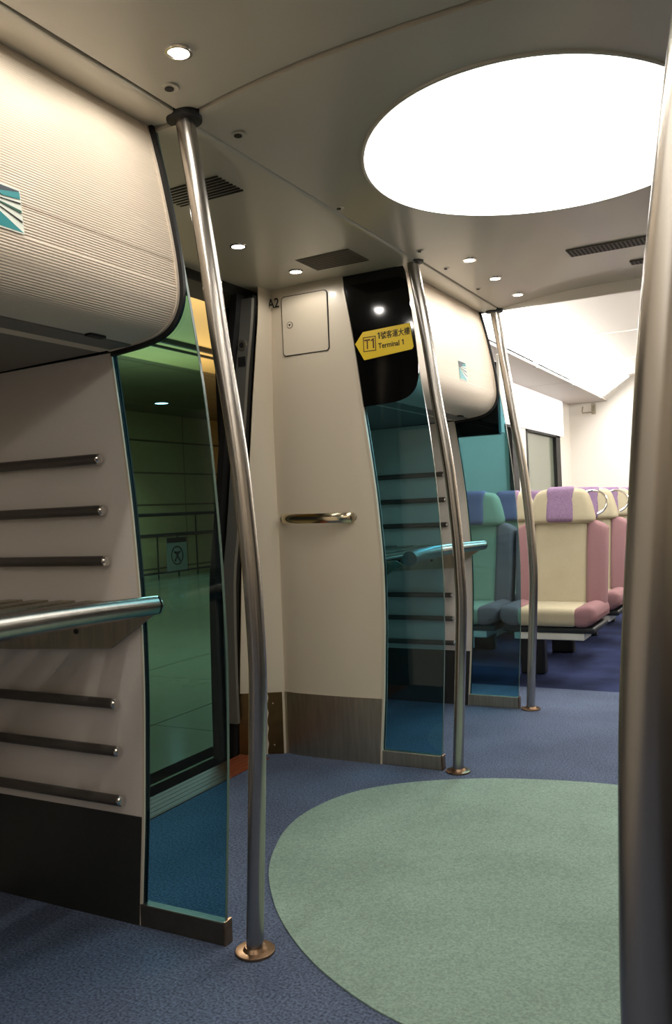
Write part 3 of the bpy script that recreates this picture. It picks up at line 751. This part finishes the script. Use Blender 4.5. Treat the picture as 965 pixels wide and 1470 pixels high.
struct(mk('wall_train_side', box(bmnew(), -2.62, -2.56, -1.0, 1.90, -.25, 3.5), BLACKM, smooth=False))
struct(mk('wall_train_side', box(bmnew(), -2.62, -2.56, 3.66, 26, -.25, 3.5), BLACKM, smooth=False))
struct(mk('wall_train_side', box(bmnew(), -2.62, -2.56, 1.90, 3.66, 2.55, 3.5), BLACKM, smooth=False))
# railing
t = thing('platform_railing', 'long metal railing in front of the tiled platform wall', 'railing', (-10.9, 14, -.02))
mk('top_rail', tube(bmnew(), [(-10.9, 8.5, 1.225), (-10.9, 20, 1.225)], .035, 10), PRAIL, t)
mk('middle_rail', tube(bmnew(), [(-10.9, 8.5, .83), (-10.9, 20, .83)], .028, 10), PRAIL, t)
mk('bottom_rail', tube(bmnew(), [(-10.9, 8.5, .09), (-10.9, 20, .09)], .022, 10), PRAIL, t)
y = 9.35
while y < 20:
    mk('post', tube(bmnew(), [(-10.9, y, -.02), (-10.9, y, 1.225 if int(round((y-9.35)/.62)) % 4 == 0 else .83)], .016, 8), PRAIL, t); y += .62
t = thing('prohibition_sign', 'grey panel with a round figure symbol hung on the platform railing', 'sign', (-10.86, 13.6, .10))
mk('sign_board', box(bmnew(), -10.875, -10.86, 13.30, 13.92, .10, .76), PSIGN, t, smooth=False)
mk('sign_band', box(bmnew(), -10.86, -10.857, 13.30, 13.92, .66, .76), PRAIL, t, smooth=False)
bm = bmnew(); N = 32; A = []
for k in range(N):
    c, s = math.cos(2*PI*k/N), math.sin(2*PI*k/N)
    A.append([bm.verts.new((-10.855+dx, 13.61+c*r, .40+s*r)) for r, dx in ((.165, 0), (.19, 0), (.19, -.008), (.165, -.008))])
for k in range(N):
    a, b = A[k], A[(k+1) % N]
    for j in range(4): bm.faces.new((a[j], a[(j+1) % 4], b[(j+1) % 4], b[j]))
mk('symbol_ring', bm, PRAIL, t, smooth=False)
bm = bmnew()
for a, b in (((-.08, -.11), (0, 0)), ((.08, -.11), (0, 0)), ((-.09, .08), (0, .02)), ((.09, .08), (0, .02)), ((0, -.02), (0, .08))):
    tube(bm, [(-10.856, 13.61+a[0], .40+a[1]), (-10.856, 13.61+b[0], .40+b[1])], .02, 8)
mk('symbol_figure', bm, PRAIL, t)
for x, y, w_ in ((-10.55, 12.95, 'bright round downlight in the dark platform ceiling, seen through the near glass screen'), (-9.4, 17.5, 'platform ceiling downlight further along, hidden behind the foreground pole')):
    t = thing('platform_downlight', w_, 'downlight', (x, y, 3.355))
    mk('lens', cyl(bmnew(), (x, y, 3.352), (0, 0, 1), .125, .012, 28), PDL, t)
    bm = bmnew(); N = 28; A = []
    for k in range(N):
        c, s = math.cos(2*PI*k/N), math.sin(2*PI*k/N); A.append([bm.verts.new((x+c*r, y+s*r, z)) for r, z in ((.125, 3.345), (.15, 3.345), (.15, 3.36), (.125, 3.36))])
    for k in range(N):
        a, b = A[k], A[(k+1) % N]
        for j in range(4): bm.faces.new((a[j], a[(j+1) % 4], b[(j+1) % 4], b[j]))
    mk('bezel', bm, PSIGN, t)
    l = add_light('lamp', 'SPOT', (0, 0, -.03), 150, (1, .95, .8), spot_size=math.radians(100), spot_blend=.6, shadow_soft_size=.1); l.parent = t

# ------------------------------------------------------------------ saloon: rack, light, hook, monitor
SOFFIT = mat('rack_soffit_pinkish', (192, 182, 176), rough=.5)
t = thing('overhead_rack', 'long pale overhead rack along the saloon wall above the windows', 'rack', (-2.1, 7.8, 2.33))
for (a, b) in ((Y3+.10, 6.6), (6.61, 8.6), (8.61, 10.62)): mk('soffit_panel', box(bmnew(), -2.36, -1.90, a, b, 2.345, 2.372, .004, 1), SOFFIT, t, smooth=False)
for y in (6.0, 7.4, 8.8, 10.2): mk('rack_bracket', box(bmnew(), -1.93, -1.899, y-.02, y+.02, 2.34, 2.40, .003, 1), S_GREY, t, smooth=False)
t = thing('saloon_light_strip', 'overexposed long light diffuser above the saloon rack', 'light', (-1.75, 7.8, 2.38))
mk('diffuser', prism(bmnew(), [(-1.895, 2.385), (-1.885, 2.375), (-1.60, 2.57), (-1.61, 2.60)], 'Y', Y3+.12, 10.3), SALOONL, t, smooth=False)
mk('end_block', prism(bmnew(), [(-1.91, 2.375), (-1.885, 2.37), (-1.59, 2.57), (-1.61, 2.60)], 'Y', 10.3, 10.34), SALOONW, t, smooth=False)
t = thing('saloon_light_strip', 'light diffuser on the right side of the saloon ceiling, out of the frame', 'light', (.35, 7.8, 2.38))
mk('diffuser', prism(bmnew(), [(.495, 2.385), (.485, 2.375), (.20, 2.57), (.21, 2.60)], 'Y', Y3+.12, 10.3), SALOONL, t, smooth=False)
for xs in ((-1.895, -1.885, -1.60, -1.61), (.495, .485, .20, .21)):
    t = thing('saloon_light_strip', 'long light diffuser in the saloon behind the camera', 'light', (xs[0], -1.8, 2.38), 'light strips behind the camera')
    mk('diffuser', prism(bmnew(), [(xs[0], 2.385), (xs[1], 2.375), (xs[2], 2.57), (xs[3], 2.585)], 'Y', -4.0, .6), REARL, t, smooth=False)
t = thing('wall_light_panel', 'bright white panel between the saloon windows and the overhead rack', 'light panel', (-2.35, 7.4, 1.92))
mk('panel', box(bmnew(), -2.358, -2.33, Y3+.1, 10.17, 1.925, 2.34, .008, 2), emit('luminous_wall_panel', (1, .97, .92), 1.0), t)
t = thing('coat_hook', 'small metal coat hook high on the saloon end wall', 'hook', (-2.11, 10.6, 2.20))
mk('hook_bar', tube(bmnew(), [(-2.19, 10.60, 2.30), (-2.19, 10.56, 2.235), (-2.185, 10.55, 2.22), (-2.065, 10.55, 2.22), (-2.06, 10.56, 2.235), (-2.06, 10.60, 2.30)], .008, 8), STEELD, t)
mk('hook_plate', box(bmnew(), -2.09, -2.04, 10.60, 10.62, 2.20, 2.33), STEELD, t, smooth=False)
t = thing('monitor', 'black monitor housing hanging behind the far glass screen under the luggage bin', 'monitor', (-1.75, 4.93, 1.59))
mk('housing', box(bmnew(), -2.02, -1.495, 4.885, 4.94, 1.592, 2.02, .004, 1), BLACK, t, smooth=False)
mk('bezel', box(bmnew(), -1.494, -1.478, 4.880, 4.945, 1.60, 2.06, .003, 1), SALOONW, t, smooth=False)
mk('ceiling_arm', box(bmnew(), -1.80, -1.74, 4.895, 4.93, 2.02, 2.60), S_DARK, t, smooth=False)

# ------------------------------------------------------------------ seats
def soft(bm, x0, x1, y0, y1, z0, z1, bev, seg=4, fn=None, cuts=0):
    b2 = bmnew(); box(b2, x0, x1, y0, y1, z0, z1)
    if cuts: bmesh.ops.subdivide_edges(b2, edges=b2.edges[:], cuts=cuts, use_grid_fill=True)
    else:
        bmesh.ops.bevel(b2, geom=b2.edges[:], offset=bev, segments=seg, profile=.5, affect='EDGES')
        for ax, a, b in ((2, z0, z1), (0, x0, x1)):
            for k in range(1, 8):
                co = [0, 0, 0]; co[ax] = a+(b-a)*k/8; no = [0, 0, 0]; no[ax] = 1
                bmesh.ops.bisect_plane(b2, geom=b2.verts[:]+b2.edges[:]+b2.faces[:], plane_co=co, plane_no=no)
    if fn:
        for v in b2.verts: v.co = Vector(fn(*v.co))
    me = bpy.data.meshes.new('tmp'); b2.to_mesh(me); b2.free(); bm.from_mesh(me); bpy.data.meshes.remove(me); return bm
def lean(z): return .43+.17*max(0, (z-.5))/.75
def make_seat(handle=True):
    t = thing('passenger_seat', 'x', 'seat', (0, 0, 0), 'saloon seats facing the camera')
    cush = lambda x, y, z: (x, y, z+.012*math.sin(PI*min(1, max(0, y/.46))) - .05*(y/.46)*0)
    o = mk('seat_cushion', soft(bmnew(), -.192, .192, -.001, .47, .385, .503, .034, fn=cush), S_CREAM, t)
    for s in (-1, 1):
        a, b = (.170, .312) if s > 0 else (-.312, -.170)
        fb = lambda x, y, z: (x, y+.02*max(0, (abs(x)-.175)/.137)**2*(1-y/.5), z+.022*max(0, 1-abs(abs(x)-.25)/.09)*(1 if z > .47 else 0)+.035*max(0, (abs(x)-.25)/.06)*(1 if z < .42 else 0)+.012*math.sin(PI*min(1, max(0, y/.46))))
        k = mk('cushion_bolster', soft(bmnew(), a, b, .0, .50, .382, .498, .034, fn=fb), S_PINK, t); k['label'] = 'dusty pink side bolster'
    back = lambda x, y, z: (x*(1+.05*(z-.5)), y+lean(z)+.01*math.sin(PI*(z-.5)/.55), z)
    mk('backrest', soft(bmnew(), -.178, .178, -.04, .06, .45, 1.055, .025, fn=back), S_CREAM, t)
    for s in (-1, 1):
        a, b = (.172, .302) if s > 0 else (-.302, -.172)
        def fs(x, y, z):
            q = max(0, (z-.93)/.12); e = (abs(x)-.172)/.13
            return ((x*(1+.05*(z-.5)), y+lean(z)-.028*e*(1 if y < .01 else 0), z-.05*q*max(0, e)**2))
        k = mk('backrest_side', soft(bmnew(), a, b, -.042, .07, .45, 1.05, .03, fn=fs), S_PINK, t); k['label'] = 'dusty pink side panel of the backrest'
    def fh(x, y, z):
        q = min(1.2, max(0, (z-1.03)/.25))
        return (x*(1.03-.30*q**1.5), y+lean(z)-.015*(1-abs(x)/.2)*0-.02, z-.015*(abs(x)/.2)**2*q)
    h = mk('headrest', soft(bmnew(), -.228, .228, -.055, .06, 1.025, 1.275, .045, fn=fh), S_CREAM, t)
    def fp(x, y, z):
        q = min(1.2, max(0, (z-1.03)/.25))
        return (x*(1.0-.06*q), y+lean(z)-.02+(.0045*math.exp(-((q-.62)/.10)**2) if y < 0 else 0), z)
    mk('head_pad', soft(bmnew(), -.102, .102, -.066, .066, 1.035, 1.283, .035, fn=fp), S_PURP, h)
    mk('back_shell', soft(bmnew(), -.28, .28, .055, .095, .42, 1.02, .02, fn=lambda x, y, z: (x, y+lean(z), z)), S_DARK, t)
    mk('seat_pan', soft(bmnew(), -.295, .295, .03, .50, .345, .385, .015), S_DARK, t)
    mk('under_box', box(bmnew(), -.22, .23, .04, .26, .300, .345, .005, 1), S_GREY, t)
    mk('pedestal', box(bmnew(), -.29, -.12, .40, .48, .0, .35, .01, 1), S_DARK, t)
    if handle:
        pts = [(.15, .62, 1.235), (.20, .63, 1.25), (.25, .63, 1.238), (.292, .625, 1.20), (.297, .61, 1.15), (.272, .60, 1.105), (.235, .59, 1.085)]
        pts = [tuple(q) for q in chaik_open([Vector(q) for q in pts], 2)]
        mk('grab_loop', tube(bmnew(), pts, .0085, 10), CHROME, t)
    return t
def copy_tree(o, parent=None):
    c = o.copy(); C.objects.link(c)
    if parent: c.parent = parent
    for ch in [q for q in bpy.data.objects if q.parent == o]: copy_tree(ch, c)
    return c
protos = {'aisle': make_seat(True), 'window': make_seat(False)}; used = set()
rows = [(5.43, 'front row'), (6.30, 'second row'), (7.17, 'third row'), (8.04, 'fourth row')]
first = True
for y, rw in rows:
    for x, side in ((-1.41, 'aisle'), (-2.045, 'window')):
        s = copy_tree(protos[side]) if side in used else protos[side]; used.add(side)
        s.location = (x, y, 0)
        if rw == 'front row':
            s['label'] = 'cream and pink seat with purple head pad, front row at the aisle' if side == 'aisle' else 'front row window side seat, seen through the far teal glass'
        else: s['label'] = 'cream, pink and purple seat on the %s side, %s from the saloon entrance' % (side, rw)
